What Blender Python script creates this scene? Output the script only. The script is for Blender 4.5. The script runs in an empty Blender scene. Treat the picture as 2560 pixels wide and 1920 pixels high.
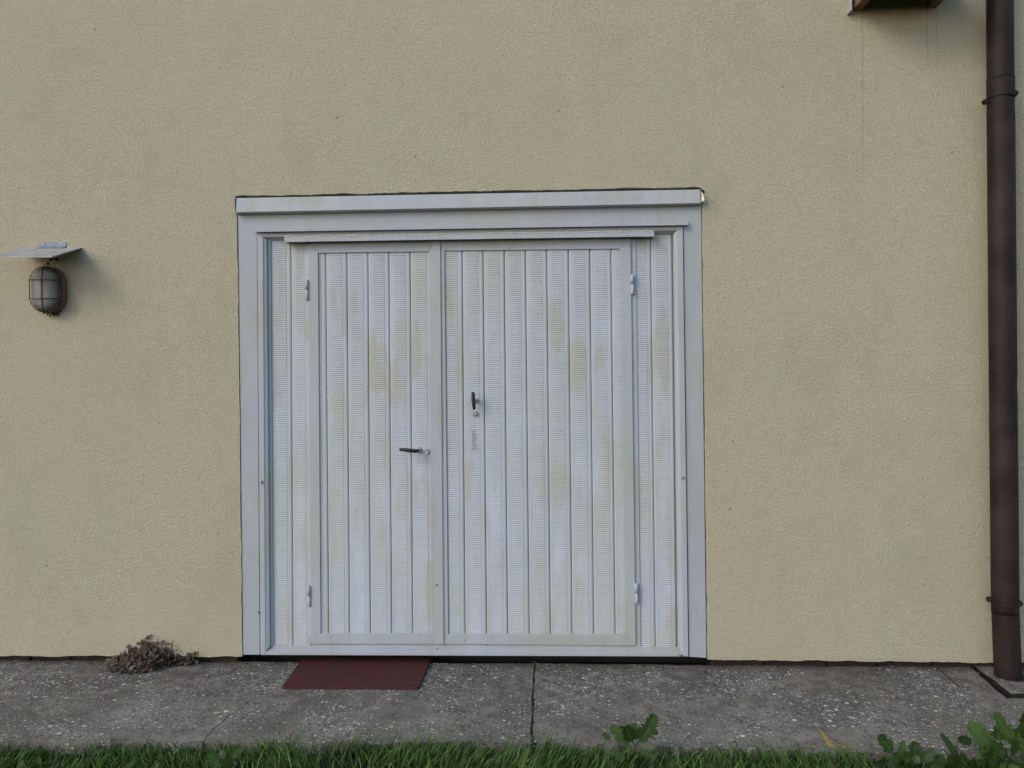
import bpy, bmesh, math, random
import numpy as np
from mathutils import Vector, Matrix

random.seed(7); rng = np.random.default_rng(7)
S = bpy.context.scene
COL = S.collection
R = math.radians

# ------------------------------------------------------------------ camera
F = 1922.0                                  # focal length in photo pixels (2560 wide)
CAM = Vector((0.0, -3.955, 1.463))
ROT = (Matrix.Rotation(0.032, 4, 'Z') @ Matrix.Rotation(R(90), 4, 'X') @ Matrix.Rotation(-0.0095, 4, 'Z')).to_3x3()
cd = bpy.data.cameras.new('camera'); cam = bpy.data.objects.new('camera', cd); COL.objects.link(cam)
cam.matrix_world = Matrix.Translation(CAM) @ ROT.to_4x4()
cd.sensor_width = 36; cd.lens = F / 2560 * 36; cd.clip_start = 0.05; cd.clip_end = 400
S.camera = cam

# ------------------------------------------------------------------ sky, sun, exposure
TO_SUN = Vector((-0.313, -0.30, 0.253)).normalized()
w = bpy.data.worlds.new('World'); S.world = w; w.use_nodes = True
nt = w.node_tree; bg = nt.nodes['Background']
sky = nt.nodes.new('ShaderNodeTexSky'); sky.sky_type = 'NISHITA'; sky.sun_disc = False
sky.sun_elevation = math.asin(TO_SUN.z); sky.sun_rotation = math.atan2(TO_SUN.x, TO_SUN.y)
sky.air_density = 1.0; sky.dust_density = 1.2; sky.ozone_density = 1.0
nt.links.new(sky.outputs[0], bg.inputs[0]); bg.inputs[1].default_value = 0.145
sd = bpy.data.lights.new('sun', 'SUN'); so = bpy.data.objects.new('sun', sd); COL.objects.link(so)
sd.energy = 0.5; sd.angle = R(20); sd.color = (1.0, 0.97, 0.92)
so.rotation_euler = TO_SUN.to_track_quat('Z', 'Y').to_euler()
S.view_settings.view_transform = 'Standard'; S.view_settings.look = 'None'
S.view_settings.use_curve_mapping = False
S.cycles.max_bounces = 5; S.cycles.diffuse_bounces = 3; S.cycles.glossy_bounces = 2; S.cycles.transmission_bounces = 3
S.cycles.caustics_reflective = False; S.cycles.caustics_refractive = False
S.view_settings.exposure = 0.80; S.view_settings.gamma = 1.0

# ------------------------------------------------------------------ measuring: photo pixel -> place
def ray(px, py): return ROT @ Vector(((px - 1280) / F, -(py - 960) / F, -1))
def W(px, py, y=0.0):                       # on the vertical plane at depth y
    d = ray(px, py); return CAM + d * ((y - CAM.y) / d.y)
GA, GB = -0.005, 0.015                      # the pavement falls a little to the right and outwards
def gz(x, y): return GA * x + GB * y
def G(px, py, dz=0.0):                      # on the pavement
    d = ray(px, py); n = Vector((-GA, -GB, 1))
    return CAM + d * ((dz - n.dot(CAM)) / n.dot(d))

# ------------------------------------------------------------------ object helpers
def link(name, me, mat=None, parent=None):
    o = bpy.data.objects.new(name, me); COL.objects.link(o)
    if mat and me is not None: me.materials.append(mat)
    if parent: o.parent = parent; o.matrix_parent_inverse = parent.matrix_world.inverted()
    return o
def tag(o, label, cat, group=None):
    o['label'] = label; o['category'] = cat
    if group: o['group'] = group
    return o
def empty(name, loc, label, cat, group=None):
    o = bpy.data.objects.new(name, None); COL.objects.link(o); o.location = loc
    o.matrix_world = Matrix.Translation(loc); o.empty_display_size = 0.05
    return tag(o, label, cat, group)
def mesh(name, verts, faces, mat=None, parent=None, smooth=False, col=None):
    me = bpy.data.meshes.new(name); me.from_pydata([tuple(v) for v in verts], [], faces)
    if smooth: me.polygons.foreach_set('use_smooth', [True] * len(me.polygons))
    if col is not None:
        a = me.color_attributes.new('Col', 'FLOAT_COLOR', 'POINT')
        a.data.foreach_set('color', np.asarray(col, dtype=np.float32).ravel())
    me.update(); return link(name, me, mat, parent)
def from_bm(name, bm, mat, parent=None, smooth=False):
    bmesh.ops.recalc_face_normals(bm, faces=bm.faces)
    me = bpy.data.meshes.new(name); bm.to_mesh(me); bm.free()
    if smooth: me.polygons.foreach_set('use_smooth', [True] * len(me.polygons))
    return link(name, me, mat, parent)
def extrude(name, pts, off, mat, parent=None, bevel=0.0, seg=1):
    """a plate: outline pts (3D) swept by off"""
    bm = bmesh.new(); n = len(pts)
    a = [bm.verts.new(p) for p in pts]; b = [bm.verts.new(Vector(p) + off) for p in pts]
    fa = bm.faces.new(a); fb = bm.faces.new(list(reversed(b)))
    for i in range(n): bm.faces.new((a[i], b[i], b[(i + 1) % n], a[(i + 1) % n]))
    if bevel:
        bmesh.ops.bevel(bm, geom=list(fa.edges), offset=bevel, segments=seg, affect='EDGES', profile=0.6)
    bmesh.ops.triangulate(bm, faces=[f for f in bm.faces if len(f.verts) > 4])
    return from_bm(name, bm, mat, parent)
def plate(name, px, yf, yb, mat, parent=None, bevel=0.0015, seg=1):
    """outline px in photo pixels, front at depth yf, back at yb"""
    return extrude(name, [W(x, y, yf) for x, y in px], Vector((0, yb - yf, 0)), mat, parent, bevel, seg)
def tube_geo(path, r, n=8, closed=False, cap=True):
    P = [Vector(p) for p in path]; m = len(P); V = []; Fc = []
    rr = r if isinstance(r, (list, tuple)) else [r] * m
    up = None
    for i in range(m):
        t = (P[(i + 1) % m] - P[i - 1]) if closed else (P[min(i + 1, m - 1)] - P[max(i - 1, 0)])
        t.normalize()
        if up is None: up = t.orthogonal().normalized()
        up = (up - t * up.dot(t)).normalized(); s = t.cross(up)
        for k in range(n):
            a = 2 * math.pi * k / n; V.append(P[i] + (up * math.cos(a) + s * math.sin(a)) * rr[i])
    for i in range(m if closed else m - 1):
        j = (i + 1) % m
        for k in range(n): Fc.append((i * n + k, i * n + (k + 1) % n, j * n + (k + 1) % n, j * n + k))
    if cap and not closed:
        Fc.append(tuple(reversed(range(n)))); Fc.append(tuple((m - 1) * n + k for k in range(n)))
    return V, Fc
def join_geo(parts):
    V = []; Fc = []
    for v, f in parts:
        o = len(V); V += v; Fc += [tuple(i + o for i in q) for q in f]
    return V, Fc
def tube(name, path, r, mat, parent=None, n=8, closed=False):
    v, f = tube_geo(path, r, n, closed); return mesh(name, v, f, mat, parent, smooth=True)
def disc_geo(c, r0, r1, y0, y1, n=16, squash=1.0):
    """short round boss standing out of the wall from y0 to y1 (y1 < y0)"""
    V = []; Fc = []
    prof = [(r0, y0), (r0, y1 + 0.25 * (y0 - y1)), (r1, y1)]
    for r, y in prof:
        for k in range(n):
            a = 2 * math.pi * k / n; V.append(Vector((c[0] + r * math.cos(a), y, c[2] + squash * r * math.sin(a))))
    for i in range(len(prof) - 1):
        for k in range(n): Fc.append((i * n + k, (i + 1) * n + k, (i + 1) * n + (k + 1) % n, i * n + (k + 1) % n))
    Fc.append(tuple(reversed([(len(prof) - 1) * n + k for k in range(n)])))
    return V, Fc
def boss(name, c, r0, r1, y0, y1, mat, parent, n=16, squash=1.0):
    v, f = disc_geo(c, r0, r1, y0, y1, n, squash); bm = bmesh.new()
    vs = [bm.verts.new(p) for p in v]; [bm.faces.new([vs[i] for i in q]) for q in f]
    return from_bm(name, bm, mat, parent)

# ------------------------------------------------------------------ material helpers
class NT:
    def __init__(s, name):
        s.m = bpy.data.materials.new(name); s.m.use_nodes = True; s.t = s.m.node_tree
        s.b = s.t.nodes['Principled BSDF']; s.pos = s.t.nodes.new('ShaderNodeNewGeometry').outputs['Position']
    def n(s, typ, **kw):
        nd = s.t.nodes.new(typ)
        for k, v in kw.items(): setattr(nd, k, v)
        return nd
    def put(s, sock, v):
        if hasattr(v, 'is_output') or isinstance(v, bpy.types.NodeSocket): s.t.links.new(v, sock)
        elif isinstance(v, (tuple, list)) and len(v) == 3 and sock.type == 'RGBA': sock.default_value = (*v, 1)
        else: sock.default_value = v
    def scale(s, sx, sy, sz, loc=(0, 0, 0), src=None):
        m = s.n('ShaderNodeMapping'); s.put(m.inputs['Vector'], src or s.pos)
        m.inputs['Scale'].default_value = (sx, sy, sz); m.inputs['Location'].default_value = loc
        return m.outputs[0]
    def noise(s, sc, det=4, rough=0.55, dist=0.0, vec=None, out='Fac'):
        m = s.n('ShaderNodeTexNoise'); s.put(m.inputs['Vector'], vec or s.pos)
        m.inputs['Scale'].default_value = sc; m.inputs['Detail'].default_value = det
        m.inputs['Roughness'].default_value = rough; m.inputs['Distortion'].default_value = dist
        return m.outputs[out]
    def voro(s, sc, vec=None, out='Distance', feat='F1'):
        m = s.n('ShaderNodeTexVoronoi', feature=feat); s.put(m.inputs['Vector'], vec or s.pos)
        m.inputs['Scale'].default_value = sc; return m.outputs[out]
    def ramp(s, v, a, b, lo=0.0, hi=1.0):
        m = s.n('ShaderNodeMapRange', interpolation_type='SMOOTHSTEP'); s.put(m.inputs[0], v)
        for i, q in enumerate((a, b, lo, hi)): m.inputs[i + 1].default_value = q
        return m.outputs[0]
    def math(s, op, a, b=0.0):
        m = s.n('ShaderNodeMath', operation=op); s.put(m.inputs[0], a); s.put(m.inputs[1], b); return m.outputs[0]
    def mix(s, f, a, b, mode='MIX'):
        m = s.n('ShaderNodeMix', data_type='RGBA', blend_type=mode)
        s.put(m.inputs[0], f); s.put(m.inputs[6], a); s.put(m.inputs[7], b); return m.outputs[2]
    def xyz(s, i, src=None):
        m = s.n('ShaderNodeSeparateXYZ'); s.put(m.inputs[0], src or s.pos); return m.outputs[i]
    def bump(s, h, dist, strength=1.0, nrm=None):
        m = s.n('ShaderNodeBump'); s.put(m.inputs['Height'], h); m.inputs['Distance'].default_value = dist
        m.inputs['Strength'].default_value = strength
        if nrm: s.put(m.inputs['Normal'], nrm)
        return m.outputs[0]
    def done(s, col, rough=0.8, nrm=None, spec=0.3, metal=0.0):
        s.put(s.b.inputs['Base Color'], col); s.put(s.b.inputs['Roughness'], rough)
        s.b.inputs['Specular IOR Level'].default_value = spec; s.b.inputs['Metallic'].default_value = metal
        if nrm: s.put(s.b.inputs['Normal'], nrm)
        return s.m

def m_stucco():
    t = NT('stucco')
    big = t.noise(0.8, 2, out='Color'); mid = t.noise(2.3, 5, 0.62, vec=t.scale(1, 1, 0.7, (3, 0, 1)), out='Color')
    c = t.mix(t.ramp(t.xyz(0, big), .38, .62), (.530, .472, .336), (.505, .468, .342))
    c = t.mix(t.ramp(t.xyz(0, mid), .45, .66, 0, .55), c, (.560, .480, .360))
    c = t.mix(t.ramp(t.xyz(1, mid), .50, .72, 0, .75), c, (.470, .432, .310))
    # grain: worked ridges with tiny hollows between them
    g1 = t.noise(125, 3, .64, .7, t.scale(.9, 1, 1.15)); g3 = t.noise(15, 2)
    h = t.ramp(g1, .28, .72)
    c = t.mix(t.ramp(g1, .30, .47, .72, 0), c, (.27, .235, .165))
    c = t.mix(t.ramp(g1, .54, .72, 0, .30), c, (.68, .61, .46))
    c = t.mix(t.ramp(t.noise(5.5, 5, .7, vec=t.scale(1.6, 1, .4, (7, 0, 2))), .52, .78, 0, .34), c, (.41, .375, .27))
    vn = t.n('ShaderNodeTexVoronoi'); t.put(vn.inputs['Vector'], t.scale(1, 1, .8)); vn.inputs['Scale'].default_value = 7
    sp = t.math('MULTIPLY', t.ramp(vn.outputs['Distance'], .018, .045, 1, 0), t.math('GREATER_THAN', t.xyz(0, vn.outputs['Color']), .70))
    c = t.mix(t.math('MULTIPLY', sp, .75), c, (.06, .05, .035))
    z = t.xyz(2); x = t.xyz(0)
    low = t.math('MULTIPLY', t.ramp(z, 0.05, 0.75, .6, 0), t.ramp(t.xyz(2, mid), .35, .65))
    c = t.mix(low, c, (.49, .445, .30))
    # rain drip lines below the timber canopy
    wob = t.math('MULTIPLY', t.math('SUBTRACT', t.noise(9, 2, vec=t.scale(0, 0, 1)), .5), .012); brk = t.ramp(g3, .3, .6, .25, 1)
    for px, top, L, wd, k in ((2155, 30, 1.15, .004, .55), (2318, 20, .5, .0035, .6), (2341, 20, .42, .0035, .45)):
        p = W(px, top)
        dx = t.math('ABSOLUTE', t.math('ADD', t.math('SUBTRACT', x, p.x), wob))
        ln = t.math('MULTIPLY', t.ramp(dx, wd * .3, wd, 1, 0), t.ramp(z, p.z - L, p.z - .05 * L, 0, k))
        c = t.mix(t.math('MULTIPLY', ln, brk), c, (.17, .15, .11))
    n = t.bump(h, .0046, 1.0)
    return t.done(c, .92, n, .12)

def m_paint(name, stain=1.0, k=1.0):
    t = NT(name)
    big = t.noise(1.9, 3, vec=t.scale(1, 1, .6, (2, 0, 7)))
    c = t.mix(t.ramp(big, .42, .58), (.450, .475, .520), (.450, .472, .462))
    c = t.mix(t.ramp(t.noise(5, 4, vec=t.scale(1.4, 1, .5, (5, 0, 0))), .45, .75, 0, .7), c, (.505, .535, .600))
    v = t.noise(8, 4, .55, .3, t.scale(1.9, 1, .36, (1, 3, 5)))
    y = t.math('MULTIPLY', t.ramp(v, .52, .64), t.ramp(t.noise(1.6, 3, vec=t.scale(1, 1, .8, (8, 1, 3))), .30, .50))
    # old patches where the top coat has yellowed
    x = t.xyz(0); z = t.xyz(2); wig = t.math('MULTIPLY', t.math('SUBTRACT', t.noise(13, 4, .6, vec=t.scale(2.2, 1, .5)), .5), 2.4); bl = None
    for px, py, rx, rz in ((1118, 750, .036, .13), (862, 800, .020, .16), (940, 905, .050, .16), (985, 960, .040, .16), (1040, 880, .028, .14), (1440, 905, .060, .16), (1497, 890, .032, .10),
                           (1655, 870, .045, .20), (1152, 930, .020, .14), (1385, 820, .045, .16), (1170, 1190, .030, .12), (1075, 1480, .024, .20), (1680, 1560, .040, .14), (772, 820, .018, .06),
                           (1520, 500, .16, .030), (780, 505, .14, .03), (1450, 1600, .30, .022), (1085, 1290, .016, .12), (1108, 1000, .02, .28), (1625, 900, .024, .14), (1395, 1210, .04, .14)):
        p = W(px, py, .02)
        dx = t.math('MULTIPLY', t.math('SUBTRACT', x, p.x), 1 / rx); dz = t.math('MULTIPLY', t.math('SUBTRACT', z, p.z), 1 / rz)
        d = t.math('ADD', t.math('SQRT', t.math('ADD', t.math('MULTIPLY', dx, dx), t.math('MULTIPLY', dz, dz))), wig)
        m = t.ramp(d, .75, 1.1, 1, 0); bl = m if bl is None else t.math('MAXIMUM', bl, m)
    y = t.math('MAXIMUM', t.math('MULTIPLY', y, .55), t.math('MULTIPLY', bl, .78))
    c = t.mix(t.math('MULTIPLY', y, .80 * stain), c, (.40, .38, .275))
    st = t.noise(14, 5, .6, .2, t.scale(3.0, 1, .22, (4, 4, 4)))
    c = t.mix(t.ramp(st, .55, .8, 0, .35), c, (.33, .34, .31))
    vd = t.voro(16); vr = t.voro(16, out='Color')
    sp = t.math('MULTIPLY', t.ramp(vd, .035, .06, 1, 0), t.ramp(t.xyz(0, vr), .80, .83))
    c = t.mix(t.math('MULTIPLY', sp, .75), c, (.06, .055, .05))
    fine = t.noise(330, 2); c = t.mix(t.ramp(t.noise(45, 5, .7), .58, .8, 0, .28), c, (.33, .33, .30))
    n = t.bump(fine, .0004, .5); n = t.bump(t.noise(11, 3), .003, .25, n)
    c = t.mix(1.0, c, (k, k, k), 'MULTIPLY')
    return t.done(c, t.ramp(t.noise(9, 4), .3, .7, .5, .7), n, .3)

def m_concrete():
    t = NT('concrete')
    a = t.noise(2.6, 6, .62); b = t.noise(13, 5, .65); f = t.noise(140, 3, .7)
    c = t.mix(t.ramp(a, .34, .66), (.122, .108, .089), (.262, .236, .196))
    c = t.mix(t.ramp(b, .45, .72, 0, .8), c, (.080, .068, .055))
    c = t.mix(t.ramp(t.noise(1.1, 4, vec=t.scale(1, 1, 1, (6, 2, 0))), .48, .7, 0, .55), c, (.105, .098, .068))
    # broken brown tone, darker towards the wall
    y = t.xyz(1); c = t.mix(t.math('MULTIPLY', t.ramp(y, -.75, -.10, 0, .75), t.ramp(b, .3, .6)), c, (.074, .062, .050))
    c = t.mix(t.ramp(f, .35, .75, 0, .42), c, (.27, .245, .205))
    # pale aggregate showing through, in patches
    patch = t.ramp(t.noise(3.0, 4, .62, vec=t.scale(1, 1, 1, (2, 9, 0))), .30, .66, .34, 1.0)
    nv = t.n('ShaderNodeVectorMath', operation='SCALE'); t.put(nv.inputs[0], t.noise(60, 2, out='Color')); nv.inputs[3].default_value = .016
    dd = None
    for sc, th, keep, seed in ((46, .37, .48, 0), (80, .37, .40, 5), (27, .33, .64, 9), (150, .40, .34, 2)):
        wv = t.n('ShaderNodeVectorMath', operation='ADD'); t.put(wv.inputs[0], t.scale(1, 1, 1, (seed, seed, 0))); t.put(wv.inputs[1], nv.outputs[0])
        vn = t.n('ShaderNodeTexVoronoi'); t.put(vn.inputs['Vector'], wv.outputs[0]); vn.inputs['Scale'].default_value = sc
        vd, vr = vn.outputs['Distance'], vn.outputs['Color']
        m = t.math('MULTIPLY', t.ramp(vd, th * .6, th, 1, 0), t.math('LESS_THAN', t.math('ADD', t.xyz(0, vr), keep), patch))
        tone = t.mix(t.xyz(1, vr), (.24, .22, .19), (.68, .65, .59))
        c = t.mix(m, c, tone); dd = m if dd is None else t.math('MAXIMUM', dd, m)
    # dark stones
    vd = t.voro(40, t.scale(1, 1, 1, (3, 7, 0))); vr = t.voro(40, t.scale(1, 1, 1, (3, 7, 0)), out='Color')
    dk = t.math('MULTIPLY', t.ramp(vd, .2, .42, 1, 0), t.math('GREATER_THAN', t.xyz(0, vr), .66))
    c = t.mix(t.math('MULTIPLY', dk, .7), c, (.055, .050, .047))
    h = t.math('ADD', t.math('MULTIPLY', dd, .5), t.math('ADD', t.math('MULTIPLY', f, .6), t.math('MULTIPLY', b, 1.2)))
    n = t.bump(h, .010, .9)
    return t.done(c, .9, n, .2)

def m_simple(name, c1, c2, sc=20, rough=.7, bumpd=.001, spec=.3, metal=0, stretch=(1, 1, 1)):
    t = NT(name); v = t.noise(sc, 5, .6, vec=t.scale(*stretch))
    return t.done(t.mix(t.ramp(v, .35, .68), c1, c2), rough, t.bump(t.noise(sc * 6, 3), bumpd, .5), spec, metal)

def m_foliage(name, trans=.25, rough=.55):
    t = NT(name); a = t.n('ShaderNodeVertexColor', layer_name='Col').outputs[0]
    c = t.mix(t.ramp(t.noise(60, 4), .35, .7, 0, .45), a, (.02, .035, .012))
    t.done(c, rough, t.bump(t.noise(180, 3), .001, .4), .3)
    tr = t.n('ShaderNodeBsdfTranslucent'); t.put(tr.inputs[0], t.mix(.5, c, (.10, .19, .02)))
    ms = t.n('ShaderNodeMixShader'); ms.inputs[0].default_value = trans
    t.t.links.new(t.b.outputs[0], ms.inputs[1]); t.t.links.new(tr.outputs[0], ms.inputs[2])
    t.t.links.new(ms.outputs[0], t.t.nodes['Material Output'].inputs[0]); return t.m

def m_mat():
    t = NT('mat_fibre'); v = t.noise(9, 5, .65); fi = t.noise(120, 3, .7, vec=t.scale(.25, 1, 1))
    c = t.mix(t.ramp(v, .35, .7), (.100, .030, .030), (.064, .034, .031))
    c = t.mix(t.ramp(fi, .45, .75, 0, .6), c, (.15, .058, .058))
    vd = t.voro(60); vr = t.voro(60, out='Color')
    c = t.mix(t.math('MULTIPLY', t.ramp(vd, .08, .16, 1, 0), t.math('GREATER_THAN', t.xyz(0, vr), .80)), c, (.35, .31, .27))
    wv = t.n('ShaderNodeTexWave', wave_type='BANDS', bands_direction='Y'); t.put(wv.inputs['Vector'], t.pos); wv.inputs['Scale'].default_value = 22; wv.inputs['Distortion'].default_value = 1.2; wv.inputs['Detail'].default_value = 3
    c = t.mix(t.ramp(wv.outputs[1], .2, .7, .55, 0), c, (.045, .017, .018))
    return t.done(c, .95, t.bump(t.math('ADD', fi, wv.outputs[1]), .004, .9), .1)

def m_soil():
    t = NT('soil'); v = t.noise(24, 6, .65)
    c = t.mix(t.ramp(v, .35, .7), (.012, .010, .007), (.045, .037, .022))
    c = t.mix(t.ramp(t.noise(6, 4), .4, .6, 0, .7), c, (.035, .050, .016))
    return t.done(c, .95, t.bump(v, .02, .8), .1)

def m_glass():
    t = NT('frosted_glass')
    wv = t.n('ShaderNodeTexWave', wave_type='BANDS', bands_direction='Z'); t.put(wv.inputs['Vector'], t.pos)
    wv.inputs['Scale'].default_value = 60; wv.inputs['Distortion'].default_value = .3
    c = t.mix(t.ramp(t.noise(14, 4), .35, .7), (.165, .155, .142), (.115, .106, .096))
    m = t.done(c, .32, t.bump(wv.outputs[1], .0015, .5), .5)
    t.b.inputs['Transmission Weight'].default_value = .25; t.b.inputs['IOR'].default_value = 1.45
    return m

STUCCO = m_stucco(); PAINT = m_paint('door_paint', .6, .77); PAINT2 = m_paint('frame_paint', .5, .73); PAINT3 = m_paint('slat_paint', .8, .89)
CONC = m_concrete(); SOIL = m_soil(); MATF = m_mat(); GLASS = m_glass()
LEAF = m_foliage('weed_leaf', .22, .45); BLADE = m_foliage('grass_blade', .3, .5); DRY = m_foliage('dry_leaf', .1, .75)
PIPE = m_simple('pipe_brown', (.014, .0085, .0078), (.034, .0205, .0185), 4, .6, .0008, .18)
RUSTB = m_simple('lamp_brown', (.155, .070, .050), (.105, .050, .036), 14, .6, .0008, .3)
BLACK = m_simple('black_rubber', (.012, .011, .010), (.03, .028, .025), 25, .6)
WIRE = m_simple('dark_wire', (.030, .020, .013), (.065, .036, .020), 40, .5, .0003, .4, .3)
ZINC = m_simple('zinc', (.13, .155, .20), (.19, .22, .27), 18, .5, .0005, .4, .25)
SHEET = m_simple('weathered_sheet', (.36, .35, .33), (.27, .26, .24), 12, .65, .001, .3)
WOOD = m_simple('old_wood', (.21, .14, .085), (.12, .075, .045), 6, .75, .003, .2, 0, (6, .6, 3))
DKWOOD = m_simple('dark_wood', (.10, .065, .040), (.06, .040, .026), 6, .8, .003, .2, 0, (6, .6, 3))
CHROME = m_simple('worn_lock', (.50, .49, .46), (.38, .37, .34), 60, .4, .0003, .5, .5)
COVER = m_simple('cover_concrete', (.20, .19, .17), (.13, .12, .105), 7, .9, .006, .15)
PLINTH = m_simple('plinth', (.035, .030, .026), (.060, .036, .027), 11, .95, .006, .1)
INNER = m_simple('inner_masonry', (.05, .045, .04), (.07, .06, .05), 5, .95, .002, .1)
YELLOW = m_simple('yellow_paint', (.36, .29, .07), (.21, .18, .09), 90, .8, .002, .2)
SEAL = m_simple('sealant', (.50, .50, .46), (.36, .35, .30), 60, .8, .002, .2)
PALE = m_simple('torn_strip', (.66, .64, .55), (.55, .52, .42), 20, .7)

# ------------------------------------------------------------------ ground and pavement
me = bpy.data.meshes.new('ground')
me.from_pydata([(-60, -90, -.055), (60, -90, -.055), (60, .3, -.055), (-60, .3, -.055)], [], [(0, 1, 2, 3)])
ground = link('ground', me, SOIL); ground['kind'] = 'structure'

side = empty('sidewalk', (0, -.4, -.05), 'weathered concrete pavement with pale aggregate along the house wall', 'sidewalk')
del side['category']; side['kind'] = 'structure'
def gpt(p): return Vector((p.x, p.y, gz(p.x, p.y)))
def wander(a, b, n, amp, seed):
    r = random.Random(seed); out = []
    for i in range(n + 1):
        t = i / n; q = a.lerp(b, t)
        if 0 < i < n: q = q + Vector((r.uniform(-amp, amp), r.uniform(-amp, amp), 0))
        out.append(gpt(q))
    return out
def polyline(pxs, amp, seed, sub=3):
    P = [G(*p) for p in pxs]; out = []
    for i in range(len(P) - 1): out += wander(P[i], P[i + 1], sub, amp, seed + i)[:-1]
    return out + [gpt(P[-1])]
BACK = 0.062
fl = G(0, 1853); fm = G(1331, 1856); fr = G(2330, 1886)
def front(x):                               # the grass side of the pavement
    pts = [(-6.0, fl.y), (fl.x, fl.y), (fm.x, fm.y), (fr.x, fr.y), (5.2, fr.y - .03)]
    for (x0, y0), (x1, y1) in zip(pts, pts[1:]):
        if x <= x1: return y0 + (y1 - y0) * (x - x0) / (x1 - x0)
    return pts[-1][1]
def frontline(x0, x1, seed):
    n = max(2, int(abs(x1 - x0) / .045)); r = random.Random(seed); out = []
    for i in range(n + 1):
        x = x0 + (x1 - x0) * i / n; out.append(gpt(Vector((x, front(x) + r.uniform(-.008, .008), 0))))
    return out
def backline(x0, x1, seed):
    n = max(2, int(abs(x1 - x0) / .06)); r = random.Random(seed)
    return [gpt(Vector((x0 + (x1 - x0) * i / n, BACK + r.uniform(-.012, .008), 0))) for i in range(n + 1)]
crack = polyline([(742, 1650), (700, 1692), (634, 1739), (616, 1760), (574, 1789), (550, 1809), (521, 1838), (508, 1856)], .004, 3)
cw = [.0006, .0006, .0007, .0008, .001, .0012, .0015, .0017, .002, .0022, .0024, .0028, .004, .003, .0026, .0024, .0022, .002, .002, .002, .002, .002]
joint = polyline([(1337, 1648), (1335, 1700), (1332, 1770), (1330, 1860)], .005, 11, 6)
notch_l = [G(2421, 1662), G(2515, 1747)]
def shift(line, d): return [gpt(p + Vector((d(i) if callable(d) else d, 0, 0))) for i, p in enumerate(line)]
def slab(outline, th=.075):
    return extrude('concrete_slab', outline, Vector((0, 0, -th)), CONC, side, .006, 2)
cl = shift(crack, lambda i: -cw[min(i, 21)]); cr = shift(crack, lambda i: cw[min(i, 21)])
jl = shift(joint, lambda i: -.004 - .004 * math.sin(i * 2.3) ** 2); jr = shift(joint, lambda i: .004 + .005 * math.sin(i * 1.7) ** 2)
slab(backline(-6, cl[0].x, 1) + cl + frontline(cl[-1].x, -6, 2))
slab(backline(cr[0].x, jl[0].x, 3) + jl + list(frontline(jl[-1].x, cr[-1].x, 4)) + list(reversed(cr)))
nl = wander(notch_l[0], notch_l[1], 8, .004, 21)
slab(backline(jr[0].x, nl[0].x, 5)[:-1] + [Vector((nl[0].x, BACK, gz(nl[0].x, BACK)))] + nl + [gpt(Vector((5.2, nl[-1].y, 0)))]
     + frontline(5.2, jr[-1].x, 6) + list(reversed(jr)))
# packed dirt in the joint
mesh('joint_dirt', [p + Vector((-.012, 0, -.006 + .005 * random.random())) for p in joint] + [p + Vector((.014, 0, -.006 + .005 * random.random())) for p in joint],
     [(i, i + 1, len(joint) + i + 1, len(joint) + i) for i in range(len(joint) - 1)], SOIL, side)
V = []; Fc = []; rc = random.Random(91)
for i in range(520):
    if i < 380: x = rc.uniform(-3.2, 2.8); p = Vector((x, rc.gauss(.03, .035), 0)); p.y = min(p.y, .06)
    elif i < 450: q = rc.choice(joint); p = q + Vector((rc.gauss(0, .012), rc.uniform(-.02, .02), 0))
    else: x = rc.uniform(-3.2, 2.8); p = Vector((x, front(x) + rc.uniform(.0, .10), 0))
    p = gpt(p); sz = rc.uniform(.002, .0065); o = len(V)
    pts = [Vector((rc.uniform(.6, 1), 0, 0)), Vector((0, rc.uniform(.6, 1), 0)), Vector((-rc.uniform(.6, 1), 0, 0)), Vector((0, -rc.uniform(.6, 1), 0)), Vector((rc.uniform(-.3, .3), rc.uniform(-.3, .3), .7)), Vector((0, 0, -.3))]
    V += [p + q * sz for q in pts]; Fc += [tuple(o + k for k in f) for f in ((0, 1, 4), (1, 2, 4), (2, 3, 4), (3, 0, 4), (1, 0, 5), (2, 1, 5), (3, 2, 5), (0, 3, 5))]
cr_ = mesh('crumbs', V, Fc, m_simple('crumb', (.05, .043, .034), (.20, .18, .15), 40, .95), side); cr_['kind'] = 'stuff'
# old filled strip line beside the drain
fillp = polyline([(2342, 1669), (2366, 1690), (2396, 1716)], .004, 31, 4)
tube('filled_seam', [p + Vector((0, 0, -.002)) for p in fillp], .004, SOIL, side, 6)
def splat(name, cx, cy, rx, ry, seed, mat, parent, h=.0022, n=26):
    r = random.Random(seed); c = G(cx, cy); pts = []
    for i in range(n):
        a = 2 * math.pi * i / n; q = .55 + .6 * r.random()
        pts.append(gpt(c + Vector((rx * q * math.cos(a), ry * q * math.sin(a), 0))) + Vector((0, 0, h)))
    return extrude(name, pts, Vector((0, 0, -.0012)), mat, parent)
YP_ = [(2050 + 30 * (i / 11) + (i % 3 - 1) * 2, 1824 + 44 * (i / 11), .006 + .011 * (i / 11), .010 + .006 * (i / 11)) for i in range(12)]
YP_ += [(2100 + 9 * i, 1866 + (i % 2) * 3, .012, .008) for i in range(4)] + [(2022, 1868, .016, .005), (2038, 1868, .012, .006)]
for k, (cx, cy, rx, ry) in enumerate(YP_):
    splat('yellow_paint_mark', cx, cy, rx, ry, 40 + k, YELLOW, side, h=.0018 + .0001 * k)

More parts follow.
